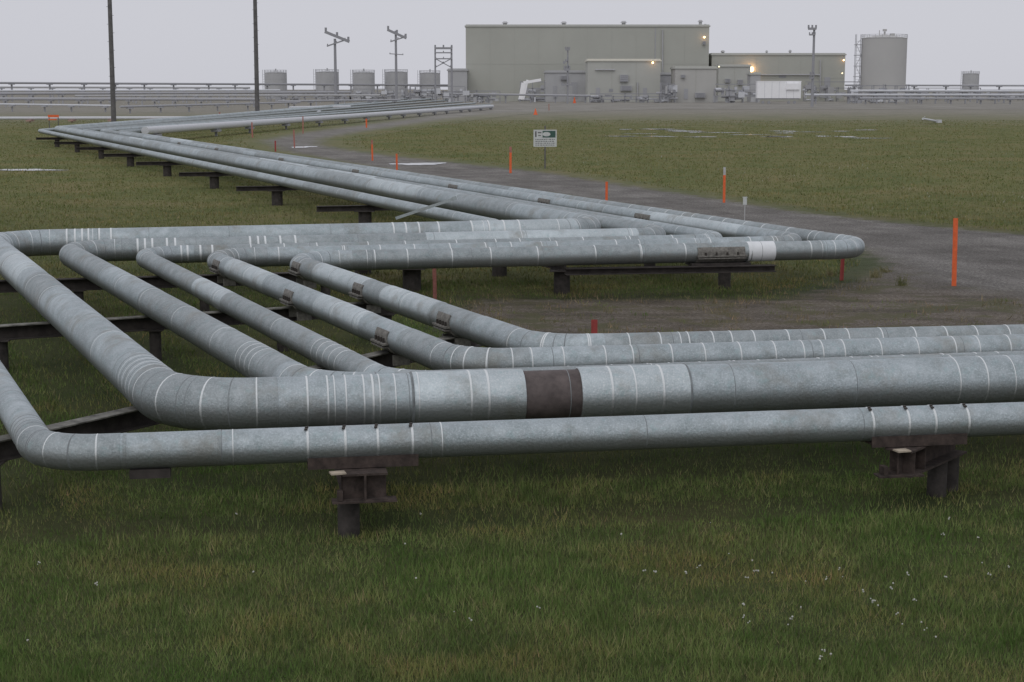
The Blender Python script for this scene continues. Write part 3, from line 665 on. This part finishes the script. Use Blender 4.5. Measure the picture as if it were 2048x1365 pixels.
clutter(1960,2080,178,198,700,13,'grey pipe manifold in the plant yard',30)
clutter(820,930,170,200,600,6,'dark pipe manifold beside the large building',40)
clutter(700,830,176,202,640,7,'grey pipe manifold on steel frames',40)
clutter(540,700,180,200,640,10,'grey pipe manifold among low pipelines',30)
clutter(930,1000,180,202,560,8,'dark steel skid with pipework',24)
clutter(1180,1320,186,202,585,9,'low valves and pipes along the module wall',24)
Y=590; mb=MB(); x0,z0_=Q(1041,199,Y); x1,z1_=Q(1047,166,Y); x2,z2=Q(1082,160,Y)
mb.bar((x0,Y,z0_),(x1,Y,z1_),1.5,1.3); mb.bar((x1,Y,z1_),(x2,Y,z2),1.0,1.0); mb.bar((x0+1,Y,z0_),(Q(1055,160,Y)[0],Y,z2),.8,.8)
obj('metal_duct',mb,('vwhite',),(x0,Y,0),None,'pale angular metal duct beside equipment','duct')
Y=545; x0=Q(1519,0,Y)[0]; x1=Q(1607,0,Y)[0]; zt=Q(1560,164,Y)[1]; zb_=Q(1560,197,Y)[1]; par=obj('office_trailer',None,None,((x0+x1)/2,Y,0),None,'long white trailer with side unit and dark wheels','trailer')
mb=MB(); box3(mb,x0,x1,Y,Y+3.5,zb_,zt); box3(mb,x0-.08,x1+.08,Y-.08,Y+3.6,zt,zt+.25); part('body',mb,('vwhite',),par)
mb=MB()
for i in range(1,6): x=x0+(x1-x0)*i/6; box3(mb,x-.05,x+.05,Y-.05,Y+.01,zb_,zt)
part('panel_joint',mb,('far_pipe',),par)
mb=MB(); xm=Q(1590,0,Y)[0]; box3(mb,xm-2.2,xm+2.2,Y-.7,Y,zt-2.6,zt-.5); part('side_unit',mb,('vwhite',),par)
mb=MB(); box3(mb,x0+.5,x1-.5,Y+.2,Y+3.2,zb_-.35,zb_); 
for x in(x0+2,x0+4,x1-4,x1-2): mb.cyl((x,Y+.1,.5),(x,Y+.5,.5),.5,n=14)
part('chassis',mb,('far_dark',),par)
def tank(u0,u1,vt,Y,label,m_='tank2',big=False):
    r0=(u1-u0)/2/F*Y; r_=r0*(Y+r0)/Y; Yc=Y+r_; z=Q(u0,vt,Yc)[1]; c=Vector((Q((u0+u1)/2,vt,Yc)[0],Yc,0)); u=Vector((0,0,1))
    par=obj('storage_tank',None,None,c,None,label,'tank','storage tanks')
    mb=MB(); mb.cyl(c,c+u*z,r_,n=40)
    if not big:
        for f in(.25,.5,.75): mb.cyl(c+u*(z*f-.05),c+u*(z*f+.05),r_+.03,n=40)
    part('shell',mb,(m_,),par)
    mb=MB(); mb.cyl(c+u*z,c+u*(z+r_*.16),r_+.15,r_*.1,n=40); mb.cyl(c+u*(z+r_*.15),c+u*(z+r_*.15+1.2),.35,n=8)
    if big: mb.cyl(c+u*z+Vector((-2,0,0)),c+u*(z+3)+Vector((-2,0,0)),.15,n=6); mb.cyl(c+u*(z+2.6),c+u*(z+3.4),.8,n=10); mb.box(c+u*(z+1.2)+Vector((3,0,0)),(1.5,1.5,1.2))
    part('roof',mb,('tank' if big else m_,),par)
    mb=MB(); n=20
    for i in range(n):
        q=6.283*i/n; p=c+Vector((math.cos(q)*r_,math.sin(q)*r_,z)); mb.bar(p,p+u*1.3,.12,.12)
        q2=6.283*(i+1)/n; p2=c+Vector((math.cos(q2)*r_,math.sin(q2)*r_,z)); mb.bar(p+u*1.3,p2+u*1.3,.12,.12); mb.bar(p+u*.65,p2+u*.65,.08,.08)
    part('railing',mb,('tank2' if big else 'far_mid',),par)
    w=.9 if not big else 2.0; mb=MB(); q=c+Vector((-r_-.6-(.6 if big else 0),-.5,0))
    for s_ in(-1,1): mb.bar(q+Vector((s_*w/2,0,0)),q+Vector((s_*w/2,0,z+1.5)),.18,.18)
    k=int(z/1.2)
    for i in range(k+1): mb.bar(q+Vector((-w/2,0,i*1.2)),q+Vector((w/2,0,i*1.2)),.1,.1)
    if big:
        for s_ in(-1,1): mb.bar(q+Vector((s_*w/2,2,0)),q+Vector((s_*w/2,2,z+1.5)),.18,.18)
        for i in range(6):
            a=z*(i+.4)/6; mb.box(q+Vector((0,1,a)),(w+.8,2.4,.2)); s_=1 if i%2 else -1
            mb.bar(q+Vector((-s_*w/2,0,a)),q+Vector((s_*w/2,0,min(z,a+z/6))),.15,.15)
    part('ladder',mb,('far_mid',),par)
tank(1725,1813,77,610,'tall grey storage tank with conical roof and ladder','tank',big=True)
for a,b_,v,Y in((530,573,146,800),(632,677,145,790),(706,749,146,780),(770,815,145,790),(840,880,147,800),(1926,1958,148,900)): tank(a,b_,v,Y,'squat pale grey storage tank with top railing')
# ---------------------------------------------------------------- distant pipe racks
def rack(u0,v0,u1,v1,Y0,Y1,px,m_,label,gap=70,pm='far_mid'):
    xa,za=Q(u0,v0,Y0); xb,zb2=Q(u1,v1,Y1); a=Vector((xa,Y0,za)); b2=Vector((xb,Y1,zb2)); Ym=(Y0+Y1)/2
    par=obj('elevated_pipeline',None,None,((xa+xb)/2,Ym,0),None,label,'pipeline','distant elevated pipelines')
    mb=MB(); r_=px/F*Ym/2; mb.cyl(a,b2,r_,n=10)
    part('pipe_run',mb,(m_,),par)
    rr=random.Random(int(u0+v0*7)); k=max(2,int((u1-u0)/gap)); 
    for i in range(k+1):
        q=a.lerp(b2,min(1,(i+.3+rr.uniform(-.12,.12))/(k+.6))); w=.35*Ym/400
        mb=MB(); mb.box((q.x,q.y,(q.z-r_)/2),(w,w,q.z-r_)); mb.box((q.x,q.y,q.z-r_-.12),(w*3.4,2.0,.22)); part('trestle',mb,(pm,),par)
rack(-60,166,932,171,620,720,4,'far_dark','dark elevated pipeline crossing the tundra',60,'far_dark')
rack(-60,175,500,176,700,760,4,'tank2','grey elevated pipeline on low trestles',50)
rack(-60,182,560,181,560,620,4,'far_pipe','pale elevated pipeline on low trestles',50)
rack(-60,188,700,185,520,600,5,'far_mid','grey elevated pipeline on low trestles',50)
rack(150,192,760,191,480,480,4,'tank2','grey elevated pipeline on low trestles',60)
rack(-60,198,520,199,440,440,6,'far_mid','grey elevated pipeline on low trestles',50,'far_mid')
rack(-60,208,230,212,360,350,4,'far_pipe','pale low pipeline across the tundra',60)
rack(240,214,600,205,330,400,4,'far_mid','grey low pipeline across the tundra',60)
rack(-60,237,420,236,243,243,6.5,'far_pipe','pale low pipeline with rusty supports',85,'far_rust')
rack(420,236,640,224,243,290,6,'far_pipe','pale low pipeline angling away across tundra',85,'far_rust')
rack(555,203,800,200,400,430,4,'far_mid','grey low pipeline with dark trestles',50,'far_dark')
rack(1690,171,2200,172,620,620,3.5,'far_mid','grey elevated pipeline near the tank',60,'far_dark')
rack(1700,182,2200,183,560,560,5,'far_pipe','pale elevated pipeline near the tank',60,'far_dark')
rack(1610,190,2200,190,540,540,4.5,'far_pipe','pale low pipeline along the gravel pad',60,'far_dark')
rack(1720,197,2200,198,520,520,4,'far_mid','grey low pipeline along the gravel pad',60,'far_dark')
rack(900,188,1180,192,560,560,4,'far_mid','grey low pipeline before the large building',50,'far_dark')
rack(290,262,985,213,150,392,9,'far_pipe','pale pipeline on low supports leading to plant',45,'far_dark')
rack(580,216,700,214,330,345,6,'far_pipe','short pale pipeline section on low supports',50,'far_dark')
c=P(108,262)
par=obj('barrier',None,None,c,None,'orange warning barrier beside the pipe bend','barrier')
mb=MB(); mb.box(c+Vector((0,0,1.75)),(1.3,.08,.3)); mb.box(c+Vector((-.1,0,1.35)),(1.0,.08,.15)); part('panel',mb,('orange',),par)
for sg in(-1,1): mb=MB(); mb.box(c+Vector((.55*sg,.08,.85)),(.08,.08,1.7)); part('leg',mb,('wood',),par)
for u,v,h in((1071,230,1.0),(1149,207,1.2)):
    c=P(u,v); mb=MB(); s_=1.2 if v>220 else 1.8; mb.cyl(c+Vector((0,0,.06)),c+Vector((0,0,h*s_)),.3*s_,.05*s_,n=14); mb.box(c+Vector((0,0,.04)),(.75*s_,.75*s_,.08))
    obj('traffic_cone',mb,('orange',),c,None,'orange traffic cone on the gravel pad','traffic cone','traffic cones on the pad')
c=P(1862,243); mb=MB(); mb.cyl(P(1846,238,.9),P(1874,243,.15),.16,n=10); mb.box(P(1878,243,.25),(.7,.5,.45),.4); mb.bar(P(1846,240,.0),P(1850,234,.9),.1,.1)
obj('fallen_duct',mb,('far_pipe',),c,None,'white broken duct lying in the grass','debris')
# ---------------------------------------------------------------- light
W=bpy.data.worlds.new("World"); S.world=W; W.use_nodes=True; nt=W.node_tree; bg=nt.nodes['Background']
sky=nt.nodes.new('ShaderNodeTexSky'); sky.sky_type='NISHITA'; sky.sun_disc=False
hs=nt.nodes.new('ShaderNodeHueSaturation'); hs.inputs['Saturation'].default_value=.2; nt.links.new(sky.outputs[0],hs.inputs['Color'])
mx=nt.nodes.new('ShaderNodeMix'); mx.data_type='RGBA'; mx.inputs[0].default_value=.92; nt.links.new(hs.outputs[0],mx.inputs[6]); mx.inputs[7].default_value=(5.9,5.95,6.5,1)
nt.links.new(mx.outputs[2],bg.inputs['Color']); bg.inputs['Strength'].default_value=.1
L=bpy.data.lights.new('sun','SUN'); L.energy=.6; L.angle=math.radians(50); L.color=(1,.98,.95); so=bpy.data.objects.new('sun',L); S.collection.objects.link(so)
el=math.radians(50); az=math.radians(195); dirv=Vector((math.sin(az)*math.cos(el),math.cos(az)*math.cos(el),math.sin(el))); so.rotation_euler=dirv.to_track_quat('Z','Y').to_euler()
sky.sun_elevation=el; sky.sun_rotation=az
